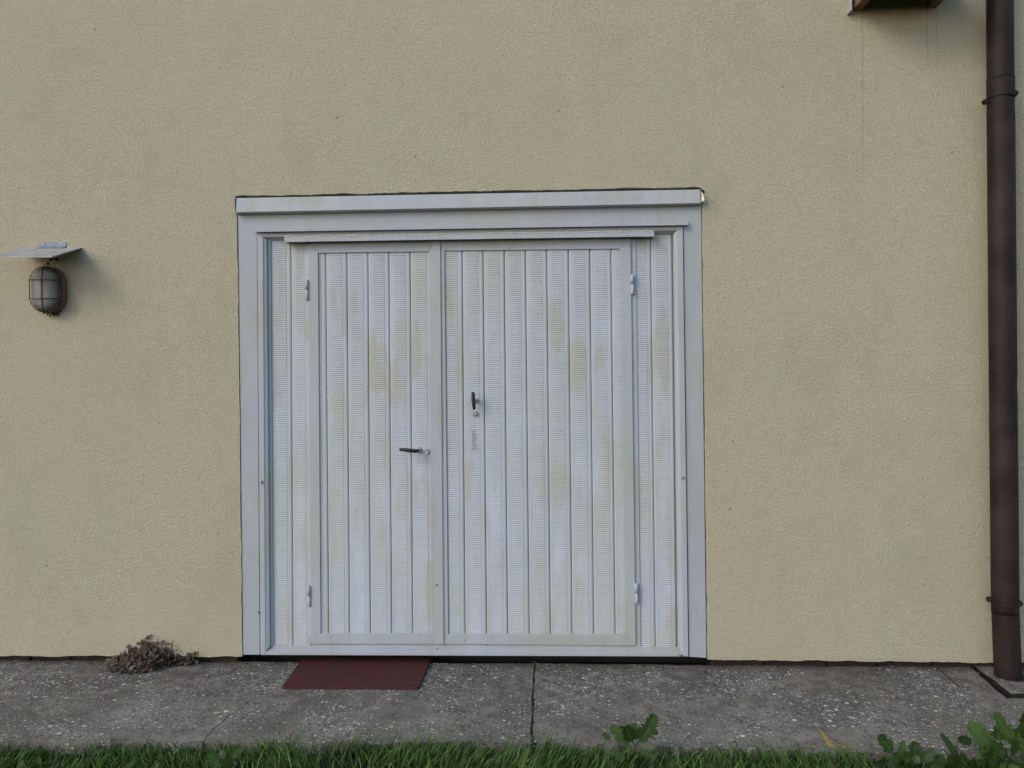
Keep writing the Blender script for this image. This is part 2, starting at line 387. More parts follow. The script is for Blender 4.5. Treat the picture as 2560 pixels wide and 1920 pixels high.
# drain cover round the foot of the downpipe
dc = empty('drain_cover', gpt(G(2520, 1700)), 'raised concrete drain cover slab at the foot of the brown downpipe', 'drain cover')
o1 = [G(2432, 1664), G(2527, 1737)]
ol = wander(o1[0], o1[1], 8, .003, 51)
cov = [p + Vector((0, 0, .013)) for p in ol + [gpt(Vector((5.2, ol[-1].y, 0))), gpt(Vector((5.2, .07, 0))), gpt(Vector((ol[0].x, .07, 0)))]]
extrude('cover_slab', cov, Vector((0, 0, -.007)), CONC, dc, .002, 1)
extrude('cover_bed', [p + Vector((.004, .004, -.0075)) for p in cov], Vector((0, 0, -.06)), BLACK, dc)

# ------------------------------------------------------------------ the house wall
house = empty('stucco_house', (0, .2, 0), 'house wall of rough yellow-beige stucco around the white garage door', 'house')
def jag(a, b, step, amp, seed):
    r = random.Random(seed); L = math.hypot(b[0] - a[0], b[1] - a[1]); n = max(1, int(L / step)); out = []
    ux, uy = (b[1] - a[1]) / L, -(b[0] - a[0]) / L; q = 0
    for i in range(n):
        t = i / n; q = .55 * q + r.uniform(-amp, amp)
        if i == 0: q = 0
        out.append((a[0] + (b[0] - a[0]) * t + ux * q, a[1] + (b[1] - a[1]) * t + uy * q))
    return out
ol = []
ol += jag((-2000, 1629), (605.5, 1642), 14, 1.6, 1)
ol += jag((605.5, 1642), (600, 1100), 9, .8, 2) + jag((600, 1100), (593, 540), 9, .8, 3) + [(592, 536), (587, 531)]
ol += jag((586.5, 528), (586, 490), 8, .7, 4) + jag((586, 490), (1000, 481), 7, 1.3, 5) + jag((1000, 481), (1753, 467), 7, 1.1, 6)
ol += [(1756, 469), (1756, 512)] + jag((1755, 516), (1762, 1080), 8, .9, 7) + jag((1762, 1080), (1769, 1647), 8, .9, 8)
ol += jag((1769, 1649), (3900, 1668), 13, 1.7, 9)
P = [W(*p) for p in ol]
P += [Vector((P[-1].x, 0, 5.2)), Vector((P[0].x, 0, 5.2))]
extrude('wall', P, Vector((0, .12, 0)), STUCCO, house, .004, 2)
xl, xr = W(600, 1600).x, W(1775, 1600).x
def box(name, x0, x1, y0, y1, z0, z1, mat, parent, bevel=.002):
    bm = bmesh.new(); bmesh.ops.create_cube(bm, size=1)
    for v in bm.verts:
        v.co = Vector(((x0 + x1) / 2 + v.co.x * (x1 - x0), (y0 + y1) / 2 + v.co.y * (y1 - y0), (z0 + z1) / 2 + v.co.z * (z1 - z0)))
    if bevel: bmesh.ops.bevel(bm, geom=list(bm.edges), offset=bevel, segments=1, affect='EDGES')
    return from_bm(name, bm, mat, parent)
for k, (a, b) in enumerate(((-6.2, xl - .03), (xr + .02, 5.4))):      # courses of the old plinth set back under the render
    x = a; r = random.Random(60 + k)
    while x < b:
        L = r.uniform(.22, .34); e = min(b, x + L)
        box('plinth_block', x, e - .008, .066 + r.uniform(-.008, .012), .22, -.08, .21, PLINTH, house, .006); x = e
box('light_stop_wall', -6.4, 5.6, .24, .40, -.3, 5.1, INNER, house, 0)  # unseen slab, carried across the doorway to stop light leaking through

# ------------------------------------------------------------------ garage door
gd = empty('garage_door', W(1180, 1640, .02), 'white painted metal garage door with ribbed slats and two hinged leaves', 'garage door')
plate('casing', [(595, 529), (1752.6, 506), (1766, 1645), (1722.6, 1642), (1708.6, 560), (641.4, 577), (649.4, 1637), (608, 1637)], .004, .085, PAINT2, gd, .0012)
# head flashing, a folded band standing proud of the wall
hf = [(589, 493.5), (1751.7, 471.8), (1752.5, 508), (590, 531)]
flash = plate('head_flashing', hf, -.036, .06, PAINT, gd, .0025, 2)
for q in flash.data.vertices:
    if q.co.y < 0 and q.co.z > W(1180, 490).z: q.co.y += .012      # the band leans out at its foot
lip = plate('drip_lip', [(590, 530), (1752.5, 507), (1752.7, 511), (590.2, 534)], -.026, .05, PAINT2, flash, .001)
v = [W(1753, 478, -.034), W(1759, 487, -.038), W(1761.5, 501, -.042), W(1754, 505, -.032), W(1754, 490, -.028)]
extrude('torn_strip', v, Vector((.0, .006, 0)), PALE, flash, .0005)
v = [W(1754, 474, -.01), W(1761, 475, -.01), W(1760, 482, -.006), W(1754, 480, -.006)]
extrude('torn_strip', v, Vector((0, .006, 0)), BLACK, flash, 0)
# upper drip rail: back flange, lip and rivets
rail = plate('drip_rail', [(634, 571), (1719, 553.5), (1720, 558), (634.5, 575.5)], -.002, .02, PAINT2, gd, .0006)
v0 = [W(634, 575.5, -.004), W(1720, 558, -.004), W(1720.5, 562.5, -.032), W(634.5, 580, -.032)]
extrude('rail_lip', v0, Vector((0, .003, .0035)), PAINT2, rail, .0005)
for px in (670, 996, 1350, 1480, 1677):
    boss('rivet', W(px, 571.5 - (px - 634) * .0162 + 2.5, -.002), .0042, .002, -.001, -.007, PAINT2, rail, 10)
# outer door frame
frame = plate('door_frame', [(643, 577), (1707, 560), (1721, 1641.6), (1707, 1640), (1694, 574.5), (656, 591.5), (663.5, 1636), (651, 1637)], -.006, .03, PAINT, gd, .002, 2)
def slope(name, px, ys, mat, parent, back=.03):
    pts = [W(x, y, d) for (x, y), d in zip(px, ys)]
    bm = bmesh.new(); a = [bm.verts.new(p) for p in pts]; b = [bm.verts.new(p + Vector((0, back, 0))) for p in pts]
    bm.faces.new(a); bm.faces.new(list(reversed(b)))
    for i in range(4): bm.faces.new((a[i], b[i], b[(i + 1) % 4], a[(i + 1) % 4]))
    return from_bm(name, bm, mat, parent)
slope('reveal', [(655.5, 591), (666, 598), (674, 1614), (663, 1633)], (-.004, .004, .004, -.004), PAINT, frame)
slope('reveal', [(1694.5, 574), (1684.5, 584), (1697, 1619), (1707.5, 1637)], (-.004, .004, .004, -.004), PAINT, frame)
slope('reveal', [(655.5, 591), (1694.5, 574), (1684.5, 586), (666, 602)], (-.004, -.004, .025, .025), PAINT, frame)
plate('inner_strip', [(663.5, 596), (676, 596), (683, 1619), (671, 1619)], .019, .05, PAINT, frame, .0006)
plate('inner_strip', [(1682.5, 586), (1687, 586), (1699, 1620), (1694.5, 1620)], .020, .05, PAINT, frame, .0006)
# sill: lit chamfer over a low face
sill = plate('sill', [(663, 1629.5), (1707.5, 1633), (1721, 1641.5), (651, 1637.5)], -.004, .06, PAINT, gd, .001)
slope('sill_chamfer', [(664, 1630), (1707, 1633.5), (1701, 1625.5), (671, 1622)], (-.0035, -.0035, .016, .016), PAINT, sill)
plate('bottom_rail', [(668, 1614.5), (1700, 1618.5), (1703, 1627), (666, 1623)], .019, .06, PAINT, sill, .001)
plate('threshold_strip', [(780, 1606), (1590, 1611), (1590, 1620), (780, 1616)], .022, .06, PAINT, sill, .001)

RIB = 5.29 / 486 * .996
def slat(parent, tl, tr, br, bl, y, rib=(.235, .775), seed=0):
    """a pressed slat: rounded long edges, flat margins and a band of horizontal ribs"""
    A, B, C_, D = (W(*p, y) for p in (tl, tr, br, bl)); r = random.Random(seed)
    def Q(u, v, d=0):
        p = A.lerp(B, u).lerp(D.lerp(C_, u), v); return Vector((p.x, p.y + d, p.z))
    V = []; Fc = []
    H = (A - D).length; n = int(H / RIB)
    cu = [(.012, .012), (.016, .003), (.034, .0006), (.075, -.0004), (rib[0], 0)]
    cu2 = [(rib[1], 0), (.91, -.0002), (.955, .0012), (.984, .0035), (.988, .012)]
    NV = 7
    bow = [0] + [r.uniform(-.0007, .0007) for _ in range(NV - 1)] + [0]
    tops = (.0, .006)                        # rounded shoulders at the top
    for grp in (cu, cu2):
        o = len(V); rows = [0.0, .0035, .008] + [i / NV for i in range(1, NV + 1)]
        for vi, vv in enumerate(rows):
            for (u, d) in grp:
                dd = d + 0 + (bow[min(NV, max(0, vi - 2))] if d < .002 else 0)
                V.append(Q(u, vv, dd))
        m = len(grp)
        for i in range(len(rows) - 1):
            for k in range(m - 1): Fc.append((o + i * m + k, o + (i + 1) * m + k, o + (i + 1) * m + k + 1, o + i * m + k + 1))
    o = len(V); e = .012; us = (rib[0], rib[0] + e, rib[1] - e, rib[1]); k4 = 4; v0 = .004; v1 = .998
    prof = ((0, .0), (.60, -.0028), (.70, -.0028), (.84, .0))
    rows = 0
    for i in range(n):
        for (s, d) in prof:
            vv = v0 + (v1 - v0) * (i + s) / n
            for q, u in enumerate(us): V.append(Q(u, vv, d if q in (1, 2) else 0))
            rows += 1
    for i in range(rows - 1):
        for k in range(3): Fc.append((o + i * 4 + k, o + (i + 1) * 4 + k, o + (i + 1) * 4 + k + 1, o + i * 4 + k + 1))
    return mesh('slat', V, Fc, PAINT3, parent)

# fixed side fields
def xs_at(xt, xb, yt=632., yb=1583., y=0): return xt + (xb - xt) * (y - yt) / (yb - yt)
for k, (t0, t1, b0, b1) in enumerate(((674.5, 727, 680, 732.5), (727, 780, 732.5, 785.5))):
    slat(gd, (t0, 592), (t1, 592), (b1, 1619), (b0, 1619), .0275, seed=k)
for k, (t0, t1, b0, b1) in enumerate(((1573.5, 1626.5, 1586, 1639), (1626.5, 1679.5, 1639, 1692))):
    slat(gd, (t0, 576), (t1, 576), (b1, 1622), (b0, 1622), .0275, seed=5 + k)
plate('backing_sheet', [(660, 585), (1690, 570), (1705, 1636), (668, 1634)], .0405, .060, PAINT, gd, 0)
plate('hinge_post', [(758.5, 600), (771, 600), (778, 1616), (765.5, 1616)], .020, .05, PAINT, gd, .001)
plate('hinge_post', [(1576, 588), (1589, 588), (1602, 1619), (1589, 1619)], .020, .05, PAINT, gd, .001)

# the two hinged leaves
def leaf_frame(outer, inner, label):
    """four mitred members round the slats; the first carries the rest"""
    o, i = outer, inner; e = .0016
    a = plate('door_leaf', [o[0], i[0], i[3], o[3]], .010, .042, PAINT, gd, e); a['label'] = label
    plate('top_rail', [o[0], o[1], i[1], i[0]], .010, .042, PAINT, a, e)
    plate('stile', [i[1], o[1], o[2], i[2]], .010, .042, PAINT, a, e)
    plate('bottom_rail', [i[3], i[2], o[2], o[3]], .010, .042, PAINT, a, e)
    return a
L1 = leaf_frame([(770, 604), (1087, 599), (1094, 1610), (777, 1610)], [(795, 632.5), (1071, 628.6), (1079, 1584), (802, 1584)], 'narrower left leaf with a horizontal lever handle')
L2 = leaf_frame([(1096, 598), (1576.7, 591), (1589.7, 1614), (1104, 1610)], [(1111, 627), (1550, 621.8), (1563, 1585.5), (1121, 1585)], 'wider right leaf with a vertical handle')
plate('cover_strip', [(1082.5, 600), (1100.5, 600), (1109, 1611), (1090, 1611)], .003, .012, PAINT, L1, .0012)
gt = [761, 813.8, 867.3, 919.7, 972.3, 1025.3, 1078.3]; gb = [768.9, 821.9, 874, 926.6, 979.6, 1032, 1084.6]
for k in range(6):
    slat(L1, (gt[k], 626), (gt[k + 1], 626), (gb[k + 1], 1588), (gb[k], 1588), .0195, seed=20 + k)
gt = [1102, 1155.5, 1207.7, 1260.7, 1313.6, 1367, 1421, 1474.5, 1527.5, 1580.5]; gb = [1110, 1163, 1217, 1269.4, 1323.5, 1376.4, 1430.5, 1484.7, 1538.5, 1592]
for k in range(9):
    yt = 623 - (k + .5) * .54
    slat(L2, (gt[k], yt), (gt[k + 1], yt - .5), (gb[k + 1], 1589), (gb[k], 1589), .0195, seed=30 + k)
# hinges
def hinge(parent, x, y0, y1, side):
    ym = (y0 + y1) / 2 - 1
    r = .0098; yy = .007
    P = [W(x + .02 * (py - y0), py, yy) for py in (y0, y0 + 1.5, ym - .6, ym + .6, y1 - 1.5, y1)]
    h = tube('hinge', P[:3], [r * .6, r, r], PAINT, parent, 12)
    tube('hinge_pin', P[3:], [r * .85, r * .85, r * .5], PAINT, h, 12)
    q = [(x, y0 + 4), (x + side * 6, y0 + 7), (x + side * 6, ym - 2), (x, ym)]
    if side < 0: q.reverse()
    plate('hinge_wing', q, .006, .012, PAINT, h, .0008)
hinge(L1, 766.5, 699, 751, 1); hinge(L1, 772, 1464, 1517, 1)
hinge(L2, 1580.5, 686, 736, -1); hinge(L2, 1591, 1458, 1509, -1)
# lever handles and lock cylinders
def lever(parent, rose, tip, r_rose, out=.052):
    c = W(*rose, .02); h = boss('rose', c, r_rose, r_rose * .8, .024, .006, CHROME, parent, 20)
    c0 = Vector((c.x, .012, c.z)); c1 = Vector((c.x, -out, c.z)); t = W(*tip, -out)
    d = (t - c1); pth = [c0, c0.lerp(c1, .7), c1 + d * .04, c1 + d * .25, c1 + d * .6, c1 + d * .92, t]
    tube('lever', pth, [.0075, .0075, .0095, .0098, .0100, .0085, .0050], BLACK, parent, 12)
lever(L1, (1047, 1125), (998, 1123.5), .0155)
c = W(1067.5, 1128.8, .008); cy = boss('lock_cylinder', c, .0085, .0075, .026, .004, CHROME, L1, 16, 1.55)
boss('keyhole', c + Vector((0, 0, .006)), .0028, .002, .0045, .0025, BLACK, cy, 8, 1.8)
# vertical handle on the right leaf: neck, grip across it
c = W(1190, 1001, .02); rs = boss('rose', c, .0145, .011, .026, .010, PAINT, L2, 18)
tube('handle_neck', [Vector((c.x, .02, c.z)), Vector((c.x - .004, -.03, c.z + .002))], .0085, CHROME, L2, 10)
tube('handle_grip', [W(1182.5, 980, -.034), W(1182.8, 985, -.036), W(1183.5, 1000, -.038), W(1184.8, 1016, -.036), W(1185.3, 1024, -.034)],
     [.006, .0095, .0098, .0088, .0062], BLACK, L2, 12)
c = W(1186, 1033, .01); cy = boss('lock_cylinder', c, .0145, .0125, .026, .002, PAINT, L2, 20)
boss('keyhole', c + Vector((0, 0, -.003)), .003, .002, .0025, .0008, BLACK, cy, 8, 1.8)
boss('dirt_drop', c + Vector((0, 0, -.0155)), .005, .003, .024, .018, BLACK, cy, 8)
# raised lettering pressed into the slat under the right lock (read as three open letter shapes, set upright)
st = []
def zz(x, y): return (1160 + x / 20.73, 1060 + y / 20.73)
for a, b in (((430, 300), (610, 300)), ((418, 300), (418, 510)), ((430, 512), (600, 500)),
             ((405, 572), (615, 572)), ((412, 572), (412, 690)), ((412, 690), (600, 690)), ((600, 690), (600, 775)), ((405, 772), (600, 772)),
             ((415, 855), (620, 855)), ((418, 855), (418, 1075)), ((430, 1075), (600, 1075)), ((600, 1075), (600, 1020)),
             ((360, 1170), (500, 1260)), ((500, 1260), (620, 1170)), ((500, 1250), (400, 1340)), ((500, 1250), (690, 1340))):
    pa, pb = zz(*a), zz(*b); y = .0150
    st.append(tube_geo([W(*pa, y), W(*pb, y)], .0012, 6))
v, f = join_geo(st); mesh('embossed_lettering', v, f, PAINT, L2, True)
# long weather strip over the leaves, with its bead of old sealant
ws = plate('weather_strip', [(710.5, 592.5), (1635.5, 578), (1636, 590), (711, 604)], -.014, .03, PAINT2, gd, .001)
extrude('strip_lip', [W(710.5, 603, -.014), W(1636, 589, -.014), W(1636.5, 591, -.038), (W(711, 605, -.038))], Vector((0, .003, .002)), PAINT2, ws, .0004)
r = random.Random(5); pth = []; rad = []
for i in range(150):
    t = i / 149; pth.append(W(712 + 923 * t, 591.5 - 13.6 * t + r.uniform(-1.3, 1.3), -.012 + r.uniform(-.001, .001))); rad.append(r.uniform(.0025, .0062))
tube('sealant_bead', pth, rad, SEAL, ws, 6)
for px, py in ((1040, 597.5), (1567, 588.0), (765, 601)): boss('screw', W(px, py, -.014), .0055, .003, -.013, -.019, PAINT2, ws, 10)
# side bolts through the frame
for px, py in ((654, 1205), (1706, 1194)):
    bo = boss('side_bolt', W(px, py, -.006), .008, .006, -.005, -.014, PAINT, gd, 12); boss('bolt_head', W(px, py, -.014), .0035, .003, -.013, -.017, BLACK, bo, 8)
# flaked spots, rust and grime along the foot of the door
r = random.Random(12)
def fleck(px, py, y, s, mat, parent, name='chip', stretch=1.0):
    c = W(px, py, y); pts = [c + Vector((s * stretch * r.uniform(.4, 1) * math.cos(a), 0, s * r.uniform(.4, 1) * math.sin(a))) for a in [2 * math.pi * i / 7 for i in range(7)]]
    extrude(name, pts, Vector((0, .0006, 0)), mat, parent)
RUST = m_simple('rust', (.16, .060, .020), (.07, .030, .015), 80, .9, .002, .1)
for px, py, s in ((1703, 1639, .008), (1709, 1638, .009), (1715, 1640, .007), (1698, 1637, .005), (1093, 1622, .006), (1100, 1624, .007)):
    fleck(px, py, -.0055 if px > 1200 else .0175, s, RUST, sill, 'rust_spot')
for px, py, s in ((950, 1511, .007), (996, 1514, .007), (648, 1532, .009), (907, 1571, .006), (903, 1575, .004), (647, 1404, .005), (730, 1512, .004), (1092, 1462, .006), (813, 1480, .004)):
    y = .0035 if px < 652 else .0225 if not 1085 < px < 1105 else .0025
    fleck(px, py, y - .001, s, BLACK, gd, 'paint_chip', 1.5 if px > 900 else .8)
for i in range(46):
    px = r.uniform(785, 1588); fleck(px, 1615.5 + (px - 780) * .005 + r.choice((-4, 0, 1, 2)), .0212, r.uniform(.002, .0055), BLACK if r.random() < .6 else SOIL, sill, 'grime', 1.8)

# ------------------------------------------------------------------ wall lamp
lc = W(130, 727); lamp = empty('bulkhead_lamp', lc, 'oval caged bulkhead wall lamp with frosted glass and brown base', 'wall lamp')
def stadium(w, h, n=10):
    rr = w / 2; s = h / 2 - rr; out = []
    for i in range(n + 1): a = math.pi * i / n; out.append((rr * math.cos(a), s + rr * math.sin(a)))
    for i in range(n + 1): a = math.pi + math.pi * i / n; out.append((rr * math.cos(a), -s + rr * math.sin(a)))
    return out
def loft(name, rings, mat, parent, cap=True, smooth=True):
    V = []; Fc = []; n = None
    for (w, h, y) in rings:
        s = stadium(w, h); n = len(s); V += [Vector((lc.x + a, y, lc.z + b)) for a, b in s]
    for i in range(len(rings) - 1):
        for k in range(n): Fc.append((i * n + k, (i + 1) * n + k, (i + 1) * n + (k + 1) % n, i * n + (k + 1) % n))
    if cap: Fc.append(tuple(reversed([(len(rings) - 1) * n + k for k in range(n)])))
    bm = bmesh.new(); vs = [bm.verts.new(p) for p in V]; [bm.faces.new([vs[i] for i in q]) for q in Fc]
    return from_bm(name, bm, mat, parent, smooth)
loft('base', [(.165, .243, .005), (.165, .243, -.036), (.160, .238, -.040), (.150, .228, -.040)], RUSTB, lamp)
loft('gasket', [(.158, .236, -.038), (.158, .236, -.048), (.152, .230, -.051), (.140, .218, -.051)], BLACK, lamp)
loft('glass', [(.140, .222, -.048), (.139, .221, -.058), (.132, .214, -.067), (.118, .200, -.074), (.095, .177, -.079), (.062, .144, -.082), (.02, .10, -.0835)], GLASS, lamp)
cage = []
ring = [Vector((lc.x + a, -.058, lc.z + b)) for a, b in stadium(.164, .238)]
cage.append(tube_geo(ring, .0024, 8, True))
def arch(p0, p1, top, n=14):
    out = []
    for i in range(n + 1):
        t = i / n; q = p0.lerp(p1, t); e = min(1, (math.sin(math.pi * t)) ** .38); out.append(Vector((q.x, p0.y + (top - p0.y) * e, q.z)))
    return out
cage.append(tube_geo(arch(Vector((lc.x, -.056, lc.z + .120)), Vector((lc.x, -.056, lc.z - .120)), -.089), .0022, 8))
for dz in (.049, -.047):
    cage.append(tube_geo(arch(Vector((lc.x - .087, -.058, lc.z + dz)), Vector((lc.x + .085, -.058, lc.z + dz - .004)), -.091), .0020, 8))
v, f = join_geo(cage); mesh('cage', v, f, WIRE, lamp, True)
r = random.Random(3)
def lump(c, s, seed):
    rr = random.Random(seed); bm = bmesh.new(); bmesh.ops.create_icosphere(bm, subdivisions=1, radius=s)
    for q in bm.verts: q.co = q.co * rr.uniform(.6, 1.25) + Vector(c)
    return bm
for k, (px, py, s) in enumerate(((126.6, 648.6, .009), (143.8, 647.7, .009), (119, 659, .010))):
    from_bm('cage_clip', lump(W(px, py, -.012 - .02 * (k == 2)), s, k), BLACK, lamp)
tube('clip_wire', [W(126, 650, -.014), W(118, 659, -.03), W(102, 664, -.05)], .0012, WIRE, lamp, 5)
tube('clip_wire', [W(142, 649, -.012), W(139, 660, -.03), W(136, 666, -.05)], .0009, WIRE, lamp, 5)
tube('clip_wire', [W(117, 657, -.03), W(128, 665, -.05), W(139, 668, -.054)], .0012, WIRE, lamp, 5)
for k in range(9):
    from_bm('cobweb_debris', lump(W(112 + k * 5 + r.uniform(-3, 3), 784 + r.uniform(-2, 6) - abs(k - 4) * .9, -.035 + .004 * k), r.uniform(.004, .009), 20 + k), BLACK if k % 2 else INNER, lamp)

# tin canopy over the lamp
can = empty('lamp_canopy', W(132, 618), 'small tilted grey sheet canopy on a zinc bracket above the wall lamp', 'canopy')
a, b = W(60, 619), W(205, 618.5); q = Vector((0, -.245, -.087)); cpts = [a, b, b + q + Vector((-.004, 0, 0)), a + q]
extrude('sheet', cpts, Vector((0, 0, -.006)), SHEET, can, .001)
bk = extrude('bracket', [W(97, 605.5, -.004), W(164.6, 605.5, -.004), W(164.6, 619, -.004), W(97, 619, -.004)], Vector((0, .004, 0)), ZINC, can, .0004)
extrude('bracket_flange', [W(97, 618.5, -.005), W(164.6, 618.5, -.005), W(164.6, 618.5, -.005) + q * .12, W(97, 618.5, -.005) + q * .12], Vector((0, 0, .003)), ZINC, can, .0003)
for px in (108, 153): boss('screw', W(px, 610, -.004), .0045, .003, -.003, -.0075, CHROME, can, 10)
for px in (96, 150): boss('rivet', W(px, 620, -.02), .004, .0025, -.018, -.026, CHROME, can, 8)

# ------------------------------------------------------------------ timber canopy above the frame
tc = empty('timber_canopy', W(2235, 20), 'underside of a timber canopy on two short beams at the top of the wall', 'canopy')
PB = .30
for (x0, x1, yb) in ((2130, 2154, 28), (2318, 2341, 20)):
    a, b = W(x0, yb), W(x1, yb)
    box('beam', a.x, b.x, -PB, .0, a.z, a.z + .105, WOOD, tc, .003)
a, b = W(2122, 28), W(2356, 28)
zd = a.z + .108; nb = 5
for k in range(nb):
    y0 = -.335 + k * .067; box('board', a.x, b.x, y0, y0 + .0655, zd, zd + .022, DKWOOD, tc, .002)
box('shadow_board', a.x + .01, b.x - .01, -.335, -.312, W(2130, 28).z + .004, zd - .002, DKWOOD, tc, .002)  # unseen board, added to deepen the shadow on the wall below
plate('side_lath', [(2126, -60), (2130, -60), (2131, 26), (2127, 26)], -.05, .0, SHEET, tc, .001)

# ------------------------------------------------------------------ downpipe
dp = empty('downpipe', G(2519, 1690), 'dark brown round metal downpipe clamped to the wall', 'downpipe')
YP = -.092
def pc(px, py): return W(px, py, YP)
top = pc(2500, 0) + (pc(2500, 0) - pc(2507, 900)) * 1.3
def dented(name, pts, r, seed, parent, n=28, step=.03):
    P = []
    for p0, p1 in zip(pts, pts[1:]):
        m = max(1, int((p1 - p0).length / step)); P += [p0.lerp(p1, i / m) for i in range(m)]
    P.append(pts[-1]); V, Fc = tube_geo(P, r, n); rr = random.Random(seed)
    D = [(rr.randrange(len(P)), rr.uniform(-2.4, -.7), rr.uniform(.003, .009), rr.uniform(.012, .04)) for _ in range(max(2, len(P) // 12))]
    for i, p in enumerate(P):
        for k in range(n):
            v = V[i * n + k]; d = v - p; ang = math.atan2(d.y, d.x)
            s = sum(dep * math.exp(-((P[j] - p).length / wd) ** 2 - ((ang - aa) / .45) ** 2) for j, aa, dep, wd in D)
            V[i * n + k] = v - d.normalized() * s
    return mesh(name, V, Fc, PIPE, parent, True)
dented('pipe_section', [top, pc(2501.5, 250)], .0585, 1, dp)
dented('pipe_section', [pc(2501.2, 197), pc(2507, 900), pc(2512.7, 1506), pc(2513.2, 1532)], .0602, 2, dp)
dented('pipe_foot', [pc(2513, 1512), pc(2514, 1545), pc(2519, 1676), pc(2520, 1720)], .0592, 6, dp, step=.015)
def band(c, r, h, tilt, parent, bead):
    V = []; Fc = []; n = 36
    prof = [(-h, r), (-h, r + .004), (-.5 * h, r + .0045), (.5 * h, r + .0045), (h, r + .004), (h, r)]
    for i in range(n + 1):
        a = math.pi * 1.06 * i / n + math.pi - .03 * math.pi
        for dz, q in prof: V.append(Vector((c.x + q * math.cos(a), c.y + q * math.sin(a), c.z + dz + tilt * math.cos(a) * q)))
    m = len(prof)
    for i in range(n):
        for k in range(m - 1): Fc.append((i * m + k, i * m + k + 1, (i + 1) * m + k + 1, (i + 1) * m + k))
    o = mesh('clamp', V, Fc, PIPE, parent, False)
    if bead:
        for dz in (-h, h): tube('clamp_bead', [Vector((c.x + (r + .004) * math.cos(a), c.y + (r + .004) * math.sin(a), c.z + dz + tilt * math.cos(a) * r)) for a in [math.pi + math.pi * i / 24 for i in range(25)]], .0035, PIPE, o, 6)
    for s in (-1, 1):
        cx = c.x + s * (r + .013); cz = c.z + tilt * s
        v, f = disc_geo((cx, 0, cz), .0135, .0125, c.y + .012, c.y - .002, 16); bm = bmesh.new()
        vs = [bm.verts.new(p) for p in v]; [bm.faces.new([vs[i] for i in q]) for q in f]
        lug = from_bm('clamp_lug', bm, PIPE, o)
        boss('bolt', Vector((cx, 0, cz)), .006, .004, c.y - .001, c.y - .007, BLACK, lug, 8)
    return o
band(pc(2501.8, 243), .0602, .0065, .02, dp, False)
band(pc(2512.7, 1504), .0602, .0075, -.01, dp, True)
# wall ties behind the clamps
for px, py in ((2501.8, 243), (2512.7, 1504)):
    c = pc(px, py)
    box('wall_tie', c.x - .008, c.x + .008, c.y + .05, .03, c.z - .008, c.z + .008, PIPE, dp, .001)
for z, rr in ((pc(2515, 1557), .0606), (pc(2501.2, 199), .0608)):
    ringp = [Vector((z.x + rr * math.cos(a), z.y + rr * math.sin(a), z.z + .006 * math.sin(3 * a))) for a in [2 * math.pi * i / 32 for i in range(32)]]
    tube('pipe_seam', ringp, .0016, BLACK, dp, 6, True)
c = pc(2519.5, 1690); 
cc = Vector((c.x + .012, c.y, gz(c.x, c.y) + .0136))
mesh('hole_dark', [cc] + [cc + Vector((.074 * math.cos(a), .07 * math.sin(a), 0)) for a in [2 * math.pi * i / 32 for i in range(32)]],
     [(0, 1 + i, 1 + (i + 1) % 32) for i in range(32)], BLACK, dc)  # flat black disc painting the dark of the gap round the pipe

# ------------------------------------------------------------------ doormat
bl_, br_, fr_, fl_ = G(757, 1647), G(1079, 1648), G(1047, 1725.5), G(705, 1723)
def corner(p, a, b, r, n=6):
    u = (a - p).normalized(); v = (b - p).normalized(); out = []
    for i in range(n + 1):
        t = i / n; s = p + u * r * (1 - t) ** 2 + v * r * t ** 2; out.append(s)
    return out
mo = [bl_, br_] + corner(fr_, br_, fl_, .03) + corner(fl_, fr_, bl_, .010)
dm = extrude('doormat', [gpt(p) + Vector((0, 0, .012)) for p in mo], Vector((0, 0, -.0115)), MATF, None, .003, 2)
tag(dm, 'dark red ribbed doormat lying on the pavement before the garage door', 'doormat')

